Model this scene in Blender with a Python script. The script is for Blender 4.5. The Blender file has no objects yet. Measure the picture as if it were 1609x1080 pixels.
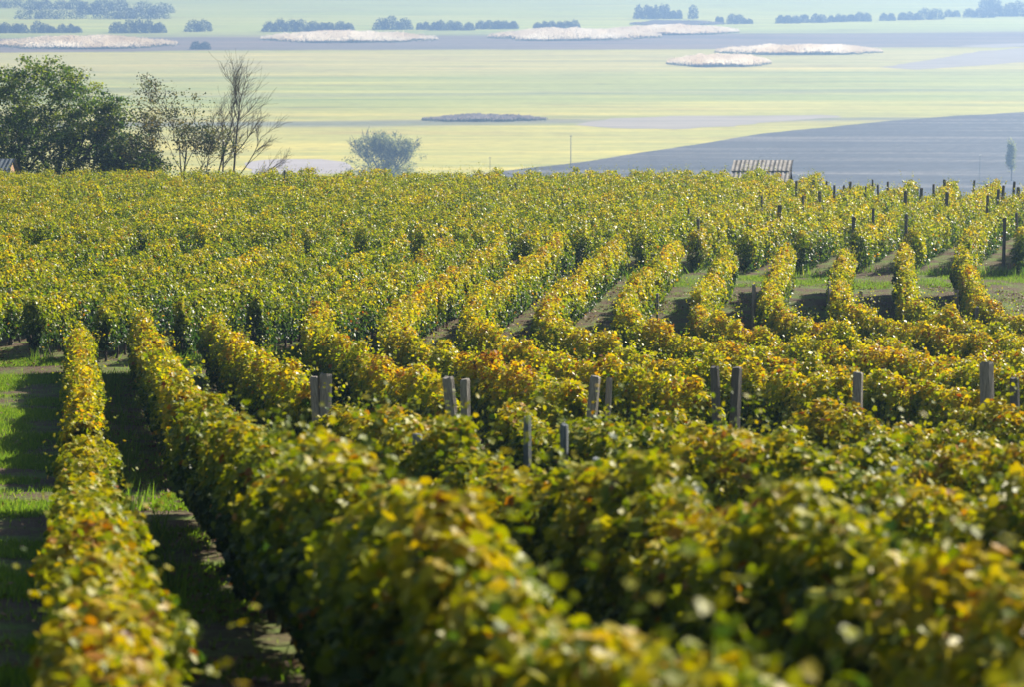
import bpy, math, random
import numpy as np
from mathutils import Vector
PI = math.pi
R = np.random.default_rng(7)
random.seed(7)
S = bpy.context.scene

# ------------------------------------------------------------------ camera
K = 2.3                           # size of the valley behind the hill
CAMZ = 40.0 * K                    # the camera stands 92 m above the valley floor
FPX = 4469.0                       # focal length in pixels of the 1609 px wide photograph
PITCH = math.atan(675.0 / FPX)
cd = bpy.data.cameras.new("camera"); cam = bpy.data.objects.new("camera", cd)
S.collection.objects.link(cam)
cam.location = (0, 0, CAMZ); cam.rotation_euler = (PI / 2 - PITCH, 0, 0)
cd.sensor_width = 36.0; cd.lens = FPX / 1609.0 * 36.0
cd.clip_start = 0.3; cd.clip_end = 9000
cd.dof.use_dof = True; cd.dof.focus_distance = 74.0; cd.dof.aperture_fstop = 2.9
S.camera = cam

# ------------------------------------------------------------------ light
SUN_AZ, SUN_EL = math.radians(47), math.radians(33)
w = bpy.data.worlds.new("World"); S.world = w; w.use_nodes = True
wn = w.node_tree.nodes; wl = w.node_tree.links
sky = wn.new("ShaderNodeTexSky"); sky.sky_type = 'NISHITA'; sky.sun_disc = False
sky.sun_elevation = SUN_EL; sky.sun_rotation = SUN_AZ; sky.air_density = 1.2; sky.dust_density = 1.0
wl.new(sky.outputs[0], wn["Background"].inputs[0]); wn["Background"].inputs[1].default_value = 0.05
sd = bpy.data.lights.new("sun", 'SUN'); sd.energy = 5.0; sd.angle = math.radians(0.5); sd.color = (1.0, 0.93, 0.80)
sun = bpy.data.objects.new("sun", sd); S.collection.objects.link(sun)
to_sun = Vector((math.sin(SUN_AZ) * math.cos(SUN_EL), math.cos(SUN_AZ) * math.cos(SUN_EL), math.sin(SUN_EL)))
sun.rotation_euler = to_sun.to_track_quat('Z', 'Y').to_euler(); sun.location = (0, 0, 90)
S.view_settings.view_transform = 'Standard'; S.view_settings.look = 'None'
S.view_settings.exposure = 1.1; S.view_settings.gamma = 1.0
cy = S.cycles
cy.use_denoising = True; cy.max_bounces = 6; cy.diffuse_bounces = 2; cy.glossy_bounces = 2
cy.transmission_bounces = 3; cy.transparent_max_bounces = 4; cy.volume_bounces = 0
cy.sample_clamp_indirect = 6.0; cy.caustics_reflective = False; cy.caustics_refractive = False
HAZE_DENSITY = 0.00041
HAZE_COLOR = (0.40, 0.62, 1.0)

# ------------------------------------------------------------------ ground shape (heights below the camera by distance)
_gy = np.array([-60, -8, 0, 5, 10, 15, 20, 25, 30, 35, 40, 50, 60, 72, 85, 100, 147, 165, 200, 400, 640, 740, 15000.])
_gz = np.array([-1.7, -1.75, -2.4, -3.15, -3.87, -4.55, -5.35, -6.15, -6.9, -7.6, -8.25, -9.45, -10.5, -11.5, -12.15, -12.65, -14.7, -16.2, -20, -47, -84, -92, -92.])
_h = np.diff(_gy); _d = np.diff(_gz) / _h
_m = np.zeros(len(_gy))
for _i in range(1, len(_gy) - 1):
    if _d[_i - 1] * _d[_i] > 0:
        w1 = 2 * _h[_i] + _h[_i - 1]; w2 = _h[_i] + 2 * _h[_i - 1]
        _m[_i] = (w1 + w2) / (w1 / _d[_i - 1] + w2 / _d[_i])
def ground(x, y):
    y = np.asarray(y, float); x = np.asarray(x, float)
    i = np.clip(np.searchsorted(_gy, y) - 1, 0, len(_h) - 1)
    t = np.clip((y - _gy[i]) / _h[i], 0, 1); h = _h[i]
    z = (2*t**3 - 3*t**2 + 1) * _gz[i] + (t**3 - 2*t**2 + t) * h * _m[i] + (-2*t**3 + 3*t**2) * _gz[i+1] + (t**3 - t**2) * h * _m[i+1]
    near = np.clip((160 - y) / 60, 0, 1)
    z = z + near * (0.05 * np.sin(x * 0.9 + 0.3 * y) * np.sin(y * 0.23 + 1) )
    return CAMZ + z
def ray(px, py):
    dx, dy = (px - 804.5) / FPX, -(py - 540.0) / FPX
    c, s = math.cos(PITCH), math.sin(PITCH)
    return dx, c + dy * s, -s + dy * c
def at(px, py, Y):
    dx, dyy, dz = ray(px, py); k = Y / dyy
    return dx * k, Y, CAMZ + dz * k
def px_of(x, y, z):
    c, s = math.cos(PITCH), math.sin(PITCH)
    dep = y * c - (z - CAMZ) * s; up = y * s + (z - CAMZ) * c
    return 804.5 + FPX * x / dep, 540 - FPX * up / dep
def plain(px, py):                 # a point of the flat valley floor
    dx, dyy, dz = ray(px, py); k = -CAMZ / dz
    return dx * k, dyy * k

# ------------------------------------------------------------------ node helpers
def new_mat(name):
    m = bpy.data.materials.new(name); m.use_nodes = True
    nt = m.node_tree; b = nt.nodes["Principled BSDF"]
    return m, nt.nodes, nt.links, b
def ramp(nodes, stops, interp='LINEAR'):
    r = nodes.new("ShaderNodeValToRGB"); e = r.color_ramp.elements; r.color_ramp.interpolation = interp
    while len(e) > 1: e.remove(e[-1])
    for i, (p, c) in enumerate(stops):
        q = e[0] if i == 0 else e.new(p)
        q.position = p; q.color = (*c, 1)
    return r
def math_n(nodes, links, op, a, b=None, clamp=False):
    n = nodes.new("ShaderNodeMath"); n.operation = op; n.use_clamp = clamp
    for i, v in enumerate((a, b)):
        if v is None: continue
        if hasattr(v, 'links'): links.new(v, n.inputs[i])
        else: n.inputs[i].default_value = v
    return n.outputs[0]
def noise(nodes, links, vec, scale, detail=4, rough=.55):
    n = nodes.new("ShaderNodeTexNoise"); n.inputs["Scale"].default_value = scale
    n.inputs["Detail"].default_value = detail; n.inputs["Roughness"].default_value = rough
    links.new(vec, n.inputs["Vector"]); return n
def mix(nodes, links, f, a, b, blend='MIX'):
    n = nodes.new("ShaderNodeMix"); n.data_type = 'RGBA'; n.blend_type = blend
    for s, v in ((n.inputs[0], f), (n.inputs[6], a), (n.inputs[7], b)):
        if hasattr(v, 'links'): links.new(v, s)
        elif isinstance(v, (int, float)): s.default_value = v
        else: s.default_value = (*v, 1)
    return n.outputs[2]
def scaled_pos(nodes, links, sx, sy, sz):
    g = nodes.new("ShaderNodeNewGeometry"); m = nodes.new("ShaderNodeMapping")
    m.inputs["Scale"].default_value = (sx, sy, sz); links.new(g.outputs["Position"], m.inputs["Vector"])
    return m.outputs[0]

def leaf_material(name, stops, trans=0.45, rough=0.38, tboost=1.5, spec=0.5):
    m, n, l, b = new_mat(name)
    a = n.new("ShaderNodeAttribute"); a.attribute_name = "hue"
    r = ramp(n, stops); l.new(a.outputs["Fac"], r.inputs[0])
    nz = noise(n, l, scaled_pos(n, l, 1, 1, 1), 45, 2)
    c = mix(n, l, math_n(n, l, 'MULTIPLY', nz.outputs["Fac"], .55), r.outputs[0], (.05, .06, .015))
    l.new(c, b.inputs["Base Color"]); b.inputs["Roughness"].default_value = rough
    b.inputs["Specular IOR Level"].default_value = spec
    t = n.new("ShaderNodeBsdfTranslucent")
    hs = n.new("ShaderNodeHueSaturation"); hs.inputs["Saturation"].default_value = 1.12; hs.inputs["Value"].default_value = tboost
    l.new(r.outputs[0], hs.inputs["Color"]); l.new(hs.outputs[0], t.inputs["Color"])
    mx = n.new("ShaderNodeMixShader"); mx.inputs[0].default_value = trans
    l.new(b.outputs[0], mx.inputs[1]); l.new(t.outputs[0], mx.inputs[2])
    l.new(mx.outputs[0], n["Material Output"].inputs["Surface"])
    return m
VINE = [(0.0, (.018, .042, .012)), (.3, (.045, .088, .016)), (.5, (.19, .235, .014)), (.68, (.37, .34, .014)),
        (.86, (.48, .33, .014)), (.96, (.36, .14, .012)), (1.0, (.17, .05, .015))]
M = {}
M['vine'] = leaf_material("vine_leaf", VINE, .36, .38, 2.1, .15)
M['vinenear'] = leaf_material("vine_leaf_matt", VINE, .31, .48, 1.5, .18)
M['acacia'] = leaf_material("acacia_leaf", [(0, (.014, .036, .012)), (.5, (.075, .13, .022)), (1, (.22, .25, .03))], .48, .5, 1.6)
M['sparse'] = leaf_material("thin_leaf", [(0, (.03, .05, .02)), (.5, (.09, .11, .03)), (1, (.22, .17, .05))], .4, .5, 1.3)
M['willow'] = leaf_material("willow_leaf", [(0, (.22, .26, .11)), (1, (.46, .47, .2))], .55, .6, 1.2)
M['bush'] = leaf_material("bush_leaf", [(0, (.010, .020, .012)), (1, (.028, .045, .022))], .15, .6, 1.2)
M['grass'] = leaf_material("grass_blade", [(0, (.07, .13, .02)), (.6, (.17, .25, .035)), (1, (.34, .30, .08))], .5, .5, 1.7)
M['fallen'] = leaf_material("dry_leaf", [(0, (.10, .045, .02)), (.6, (.20, .085, .03)), (1, (.30, .17, .06))], .15, .7, 1.0)
M['reedgreen'] = leaf_material("reed_stem", [(0, (.05, .085, .05)), (1, (.11, .13, .07))], .3, .7, 1.0)
M['plume'] = leaf_material("reed_plume", [(0, (.74, .58, .38)), (1, (.98, .86, .68))], .6, .8, 1.15)
M['plume_dull'] = leaf_material("reed_plume_dull", [(0, (.30, .25, .24)), (1, (.40, .34, .32))], .4, .8, 1.1)

def wood(name, c1, c2, scale=6.0):
    m, n, l, b = new_mat(name)
    p = n.new("ShaderNodeTexCoord").outputs["Object"]
    mp = n.new("ShaderNodeMapping"); mp.inputs["Scale"].default_value = (9, 9, 1.1); l.new(p, mp.inputs[0])
    nz = noise(n, l, mp.outputs[0], scale, 6, .65)
    r = ramp(n, [(.3, c1), (.7, c2)]); l.new(nz.outputs["Fac"], r.inputs[0]); l.new(r.outputs[0], b.inputs["Base Color"])
    b.inputs["Roughness"].default_value = .85
    bp = n.new("ShaderNodeBump"); bp.inputs["Strength"].default_value = .5; bp.inputs["Distance"].default_value = .02
    l.new(nz.outputs["Fac"], bp.inputs["Height"]); l.new(bp.outputs[0], b.inputs["Normal"])
    return m
M['post'] = wood("weathered_post_wood", (.14, .12, .10), (.38, .34, .29))
M['darkpost'] = wood("dark_post_wood", (.07, .062, .055), (.17, .155, .135))
M['bluepost'] = wood("grey_concrete", (.13, .15, .16), (.24, .26, .27))
M['bark'] = wood("bark", (.035, .028, .022), (.085, .065, .05))
M['vinebark'] = wood("vine_bark", (.03, .022, .017), (.085, .06, .045))
M['palebark'] = wood("pale_bark", (.10, .095, .085), (.2, .19, .17))
def plain_mat(name, c1, c2, scale, rough=.85, stretch=(1, 1, 1)):
    m, n, l, b = new_mat(name)
    nz = noise(n, l, scaled_pos(n, l, *stretch), scale, 6, .6)
    r = ramp(n, [(.3, c1), (.7, c2)]); l.new(nz.outputs["Fac"], r.inputs[0]); l.new(r.outputs[0], b.inputs["Base Color"])
    b.inputs["Roughness"].default_value = rough
    return m
M['sheet'] = plain_mat("asbestos_sheet", (.20, .18, .165), (.46, .43, .40), 3.0)
M['bluesheet'] = plain_mat("grey_blue_sheet", (.07, .09, .11), (.18, .21, .24), 4.0, .6)
M['plaster'] = plain_mat("orange_plaster", (.30, .17, .10), (.40, .25, .15), 3.0)
M['limewall'] = plain_mat("lime_plaster", (.35, .33, .29), (.48, .46, .42), 2.0)
M['door'] = plain_mat("door_wood", (.07, .05, .035), (.13, .09, .06), 5.0)
M['wire'] = plain_mat("wire", (.22, .22, .21), (.34, .34, .33), 8, .5)
M['lampwhite'] = plain_mat("white_enamel", (.7, .7, .7), (.8, .8, .8), 2, .4)
M['marsh'] = plain_mat("marsh_grass", (.26, .215, .16), (.40, .33, .24), .08, .9, (.25, 1, 1))
M['track'] = plain_mat("pale_track", (.33, .28, .26), (.46, .40, .37), .1, .9, (.2, 1, 1))

# ------------------------------------------------------------------ mesh helpers
def set_attr(me, name, vals):
    a = me.attributes.new(name, 'FLOAT', 'POINT'); a.data.foreach_set('value', np.asarray(vals, np.float32))
def raw_mesh(name, V, F, nper, hue=None, smooth=True):
    """V (n,3) vertices, F (m,nper) faces, all of one size."""
    me = bpy.data.meshes.new(name)
    V = np.ascontiguousarray(V, np.float32); F = np.ascontiguousarray(F, np.int32)
    me.vertices.add(len(V)); me.vertices.foreach_set('co', V.ravel())
    me.loops.add(F.size); me.loops.foreach_set('vertex_index', F.ravel())
    me.polygons.add(len(F)); me.polygons.foreach_set('loop_start', np.arange(0, F.size, nper, dtype=np.int32))
    me.update(calc_edges=True)
    if not smooth: me.shade_flat()
    if hue is not None: set_attr(me, 'hue', hue)
    return me
class MB:
    def __init__(s): s.v = []; s.f = []; s.mi = []; s.h = []
    def add(s, vs, fs, mi=0, h=0.5):
        o = len(s.v); s.v += [tuple(p) for p in vs]; s.h += [h] * len(vs)
        s.f += [tuple(o + i for i in f) for f in fs]; s.mi += [mi] * len(fs)
    def box(s, x0, x1, y0, y1, z0, z1, mi=0):
        s.add([(x, y, z) for z in (z0, z1) for y in (y0, y1) for x in (x0, x1)],
              [(0, 2, 3, 1), (4, 5, 7, 6), (0, 1, 5, 4), (1, 3, 7, 5), (3, 2, 6, 7), (2, 0, 4, 6)], mi)
    def tube(s, pts, rad, n=6, mi=0, cap=True):
        pts = [Vector(p) for p in pts]; rings = []; vs = []
        for i, p in enumerate(pts):
            d = (pts[min(i + 1, len(pts) - 1)] - pts[max(i - 1, 0)]).normalized()
            a = d.cross(Vector((0, 1, 0.13))); a = a.normalized() if a.length > 1e-3 else Vector((1, 0, 0)); b = d.cross(a)
            for k in range(n):
                t = 2 * PI * k / n; vs.append(p + (a * math.cos(t) + b * math.sin(t)) * rad[i])
        fs = [(i * n + k, i * n + (k + 1) % n, (i + 1) * n + (k + 1) % n, (i + 1) * n + k) for i in range(len(pts) - 1) for k in range(n)]
        if cap: fs += [tuple(range(n))[::-1], tuple((len(pts) - 1) * n + k for k in range(n))]
        s.add(vs, fs, mi)
    def mesh(s, name, smooth=False):
        me = bpy.data.meshes.new(name); me.from_pydata(s.v, [], s.f, shade_flat=not smooth)
        me.polygons.foreach_set('material_index', np.array(s.mi, np.int32)); set_attr(me, 'hue', s.h); me.update()
        return me
COL = S.collection
def link(name, me, mats, parent=None, loc=None):
    if isinstance(me, MB): me = me.mesh(name)
    o = bpy.data.objects.new(name, me); COL.objects.link(o)
    if me is not None and len(me.materials) == 0:
        for q in (mats if isinstance(mats, (list, tuple)) else [mats]): me.materials.append(q)
    if parent is not None: o.parent = parent
    if loc is not None: o.location = loc
    return o
def tag(o, label=None, cat=None, group=None, kind=None):
    if label: o['label'] = label
    if cat: o['category'] = cat
    if group: o['group'] = group
    if kind: o['kind'] = kind
    return o
def empty(name, loc, label, cat, group=None, rz=0):
    o = bpy.data.objects.new(name, None); COL.objects.link(o); o.location = loc; o.rotation_euler.z = rz
    o.empty_display_size = .2
    return tag(o, label, cat, group)
def unit(a): return a / np.maximum(np.linalg.norm(a, axis=1, keepdims=True), 1e-9)

# leaf templates: (along, across, lift) with the stalk at the origin; faces by template
def _lobed():
    o = [(0, 0, 0), (-.10, .26, .05), (.10, .50, .02), (.34, .44, .07), (.46, .58, .0), (.66, .30, .06), (1.0, 0.0, -.08)]
    full = o + [(a, -b, c) for a, b, c in o[1:-1][::-1]]
    V = [(.38, 0, -.04)] + full; k = len(full)
    return np.array(V, float), np.array([(0, 1 + i, 1 + (i + 1) % k) for i in range(k)])
T_NEAR = _lobed()
T_MID = (np.array([(0, 0, -.03), (.02, .42, .06), (.42, .56, .05), (1, 0, -.08), (.42, -.56, .05), (.02, -.42, .06)], float),
         np.array([(0, 3, 2, 1), (0, 5, 4, 3)]))
T_FAR = (np.array([(0, 0, -.03), (.35, .55, .06), (1, 0, -.05), (.35, -.55, .06)], float), np.array([(0, 2, 1), (0, 3, 2)]))
T_BLADE = (np.array([(0, .5, 0), (0, -.5, 0), (1, 0, .0)], float), np.array([(0, 1, 2)]))
def leaves_mesh(name, P, N, T, size, hue, tmpl, fold=1.0):
    """P positions, N normals, T rough tip directions."""
    N = unit(N); T = unit(T - N * np.sum(T * N, 1, keepdims=True)); B = np.cross(N, T)
    tv, tf = tmpl; k = len(tv)
    V = (P[:, None, :] + size[:, None, None] * (T[:, None, :] * tv[None, :, 0:1] + B[:, None, :] * tv[None, :, 1:2] + N[:, None, :] * (fold * tv[None, :, 2:3])))
    F = (np.arange(len(P))[:, None, None] * k + tf[None]).reshape(-1, tf.shape[1])
    return raw_mesh(name, V.reshape(-1, 3), F, tf.shape[1], np.repeat(np.clip(hue, 0, 1), k))
class N2:                          # smooth 2-D value noise
    def __init__(s, seed): s.g = np.random.default_rng(seed).random((256, 64))
    def __call__(s, u, v):
        iu = np.floor(u).astype(int); iv = np.floor(v).astype(int); fu = u - iu; fv = v - iv
        fu = fu * fu * (3 - 2 * fu); fv = fv * fv * (3 - 2 * fv); g = s.g
        a = g[iu % 256, iv % 64]; b = g[(iu + 1) % 256, iv % 64]; c = g[iu % 256, (iv + 1) % 64]; d = g[(iu + 1) % 256, (iv + 1) % 64]
        return (a * (1 - fu) + b * fu) * (1 - fv) + (c * (1 - fu) + d * fu) * fv

# ------------------------------------------------------------------ ground sheet
def build_ground():
    ys = np.concatenate([np.arange(-50, 0, 5), np.arange(0, 160, .5), np.arange(160, 760, 6), np.geomspace(764, 3700, 90)])
    xs = np.concatenate([-np.geomspace(40, 700, 34)[::-1], np.arange(-39, 39.5, .5), np.geomspace(40, 700, 34)])
    X, Y = np.meshgrid(xs, ys); Z = ground(X, Y)
    V = np.stack([X, Y, Z], -1).reshape(-1, 3); nx = len(xs); i, j = np.meshgrid(np.arange(len(ys) - 1), np.arange(nx - 1), indexing='ij')
    a = (i * nx + j).ravel(); F = np.stack([a, a + 1, a + nx + 1, a + nx], -1)
    m, n, l, b = new_mat("ground")
    pos = n.new("ShaderNodeNewGeometry").outputs["Position"]
    sep = n.new("ShaderNodeSeparateXYZ"); l.new(pos, sep.inputs[0])
    # hill: dry earth, thin grass and litter
    big = noise(n, l, scaled_pos(n, l, 1, 1, 1), .9, 5, .6); fine = noise(n, l, scaled_pos(n, l, 1, 1, 1), 14, 5, .7)
    earth = ramp(n, [(.3, (.05, .034, .022)), (.55, (.11, .075, .047)), (.75, (.19, .135, .088))]); l.new(fine.outputs["Fac"], earth.inputs[0])
    turf = ramp(n, [(.3, (.06, .10, .02)), (.7, (.16, .215, .04))]); l.new(fine.outputs["Fac"], turf.inputs[0])
    g = math_n(n, l, 'MULTIPLY', math_n(n, l, 'SUBTRACT', big.outputs["Fac"], .42), 5.0, True)
    hill = mix(n, l, g, earth.outputs[0], turf.outputs[0])
    # valley floor: bands of meadow, marsh and pasture, wavering at their edges
    wob = noise(n, l, scaled_pos(n, l, .004 / K, .010 / K, 1), 1.0, 5, .6)
    u = math_n(n, l, 'ADD', math_n(n, l, 'DIVIDE', sep.outputs[1], K), math_n(n, l, 'MULTIPLY', math_n(n, l, 'SUBTRACT', wob.outputs["Fac"], .5), 60))
    u = math_n(n, l, 'SUBTRACT', u, math_n(n, l, 'MULTIPLY', sep.outputs[0], .12 / K))
    u = math_n(n, l, 'DIVIDE', math_n(n, l, 'SUBTRACT', u, 380), 1000)
    def p(y): return (y - 380) / 1000
    yl, gr, pg, mr, dk = (.54, .47, .10), (.43, .43, .10), (.57, .48, .15), (.24, .18, .15), (.24, .225, .15)
    far = (.52, .53, .12)
    st = [(0, yl), (p(538), yl), (p(546), dk), (p(551), dk), (p(559), yl), (p(585), yl), (p(615), gr), (p(640), gr), (p(643), (.33, .33, .13)), (p(648), (.33, .33, .13)), (p(653), (.46, .45, .13)),
          (p(670), gr), (p(710), (.44, .43, .11)), (p(745), pg), (p(830), pg), (p(845), yl), (p(852), mr), (p(955), mr), (p(968), (.38, .38, .12)), (p(1010), far), (p(1120), (.58, .56, .13)),
          (p(1150), far), (p(1230), (.55, .55, .14)), (1.0, far)]
    vr = ramp(n, st); l.new(u, vr.inputs[0])
    streak = noise(n, l, scaled_pos(n, l, .008 / K, .11 / K, 1), 1.0, 6, .65)
    sr = ramp(n, [(.28, (.40, .50, .50)), (.42, (.78, .86, .80)), (.55, (1.02, 1, .92)), (.70, (1.45, 1.3, 1.0))]); l.new(streak.outputs["Fac"], sr.inputs[0])
    val = mix(n, l, .9, vr.outputs[0], sr.outputs[0], 'MULTIPLY')
    s2 = noise(n, l, scaled_pos(n, l, .02 / K, .045 / K, 1), 1.0, 6, .7); r2 = ramp(n, [(.30, (.66, .58, .68)), (.46, (1, 1, 1)), (.7, (1.12, 1.12, 1.0))]); l.new(s2.outputs["Fac"], r2.inputs[0])
    val = mix(n, l, .75, val, r2.outputs[0], 'MULTIPLY')
    tuft = noise(n, l, scaled_pos(n, l, .25 / K, .5 / K, 1), 1.0, 5, .7)
    tr = ramp(n, [(.35, (.7, .72, .7)), (.6, (1.08, 1.08, 1.05))]); l.new(tuft.outputs["Fac"], tr.inputs[0])
    val = mix(n, l, .7, val, tr.outputs[0], 'MULTIPLY')
    k = math_n(n, l, 'DIVIDE', math_n(n, l, 'SUBTRACT', sep.outputs[1], 190), 90, True)
    l.new(mix(n, l, k, hill, val), b.inputs["Base Color"]); b.inputs["Roughness"].default_value = .95; b.inputs["Specular IOR Level"].default_value = .15
    bp = n.new("ShaderNodeBump"); bp.inputs["Strength"].default_value = .7; bp.inputs["Distance"].default_value = .06
    l.new(fine.outputs["Fac"], bp.inputs["Height"]); l.new(bp.outputs[0], b.inputs["Normal"])
    tag(link('ground', raw_mesh('ground', V, F, 4), m), 'sloping vineyard soil running down to the flat meadows of the valley', None, None, 'structure')
build_ground()

def field_sheet(name, outline, mat, label, lift=.06, jit=1.2):
    """outline in photograph pixels of the valley floor -> a thin ground sheet."""
    pts = [plain(*q) for q in outline]; P = []
    for a, b in zip(pts, pts[1:] + pts[:1]):
        L = math.dist(a, b); k = max(1, int(L / 8))
        for i in range(k):
            t = i / k; P.append((a[0] + (b[0] - a[0]) * t + random.gauss(0, jit), a[1] + (b[1] - a[1]) * t + random.gauss(0, jit), lift))
    mb = MB(); mb.add(P, [tuple(range(len(P)))])
    me = mb.mesh(name)
    import bmesh
    bm = bmesh.new(); bm.from_mesh(me); bmesh.ops.triangulate(bm, faces=bm.faces[:]); bm.to_mesh(me); bm.free()
    return tag(link(name, me, mat), label, None, None, 'structure')

def build_plough():
    edge = [(640, 288), (740, 272), (840, 259), (930, 248), (1000, 236), (1100, 222), (1200, 206), (1300, 196), (1400, 186), (1500, 179), (1609, 172), (1800, 163)]
    E = [plain(*q) for q in edge]
    # strips of soil between the near border and the edge, furrow ridges running along the edge
    xs = np.array([e[0] for e in E]); ysE = np.array([e[1] for e in E])
    X = np.arange(-80, 340, 3.0); top = np.interp(X, xs, ysE) + 5 * R.standard_normal(len(X)).cumsum() * .15
    nv = 240; v = np.linspace(0, 1, nv); V = np.zeros((nv, len(X), 3))
    for i, t in enumerate(v):
        y = (880 - .0 * X) * (1 - t) + top * t
        V[i, :, 0] = X; V[i, :, 1] = y
        V[i, :, 2] = ground(X, y) + .07 + (.16 * (i % 2) + .05 * R.standard_normal(len(X)) if 0 < i < nv - 1 else 0)
    nx = len(X); i, j = np.meshgrid(np.arange(nv - 1), np.arange(nx - 1), indexing='ij'); a = (i * nx + j).ravel()
    F = np.stack([a, a + 1, a + nx + 1, a + nx], -1)
    m, n, l, b = new_mat("ploughed_soil")
    q = scaled_pos(n, l, .012 / K, .16 / K, 1)
    s = noise(n, l, q, 1.0, 6, .7); r = ramp(n, [(.3, (.015, .014, .014)), (.52, (.055, .05, .046)), (.66, (.22, .19, .16))]); l.new(s.outputs["Fac"], r.inputs[0])
    f = noise(n, l, scaled_pos(n, l, 1, 1, 1), 1.6, 4, .7); fr = ramp(n, [(.35, (.7, .7, .7)), (.7, (1.25, 1.25, 1.25))]); l.new(f.outputs["Fac"], fr.inputs[0])
    l.new(mix(n, l, .8, r.outputs[0], fr.outputs[0], 'MULTIPLY'), b.inputs["Base Color"]); b.inputs["Roughness"].default_value = .95
    tag(link('ploughed_field', raw_mesh('ploughed_field', V.reshape(-1, 3), F, 4, None, False), m), 'dark ploughed field rising to the right behind the small shed', None, None, 'structure')
build_plough()
field_sheet('track', [(385, 256), (410, 251), (440, 249.5), (500, 250), (535, 254), (560, 262), (540, 272), (400, 274)], M['track'], 'pale bare strip of ground behind the leafless tree')
field_sheet('marsh', [(900, 196), (960, 186), (1060, 182), (1180, 181), (1290, 180), (1330, 183), (1230, 190), (1150, 198), (1060, 203), (960, 201)], M['marsh'], 'dull purple strip of rough grass above the ploughed field')
field_sheet('marsh', [(1385, 105), (1470, 92), (1540, 80), (1640, 72), (1700, 78), (1700, 92), (1600, 98), (1520, 104), (1440, 109)], M['marsh'], 'lavender tapering patch of rough grass at the right edge')
field_sheet('marsh', [(1500, 72), (1560, 69), (1640, 66), (1640, 70), (1560, 75)], M['marsh'], 'thin lavender streak above the larger tapering patch', .09)

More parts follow.
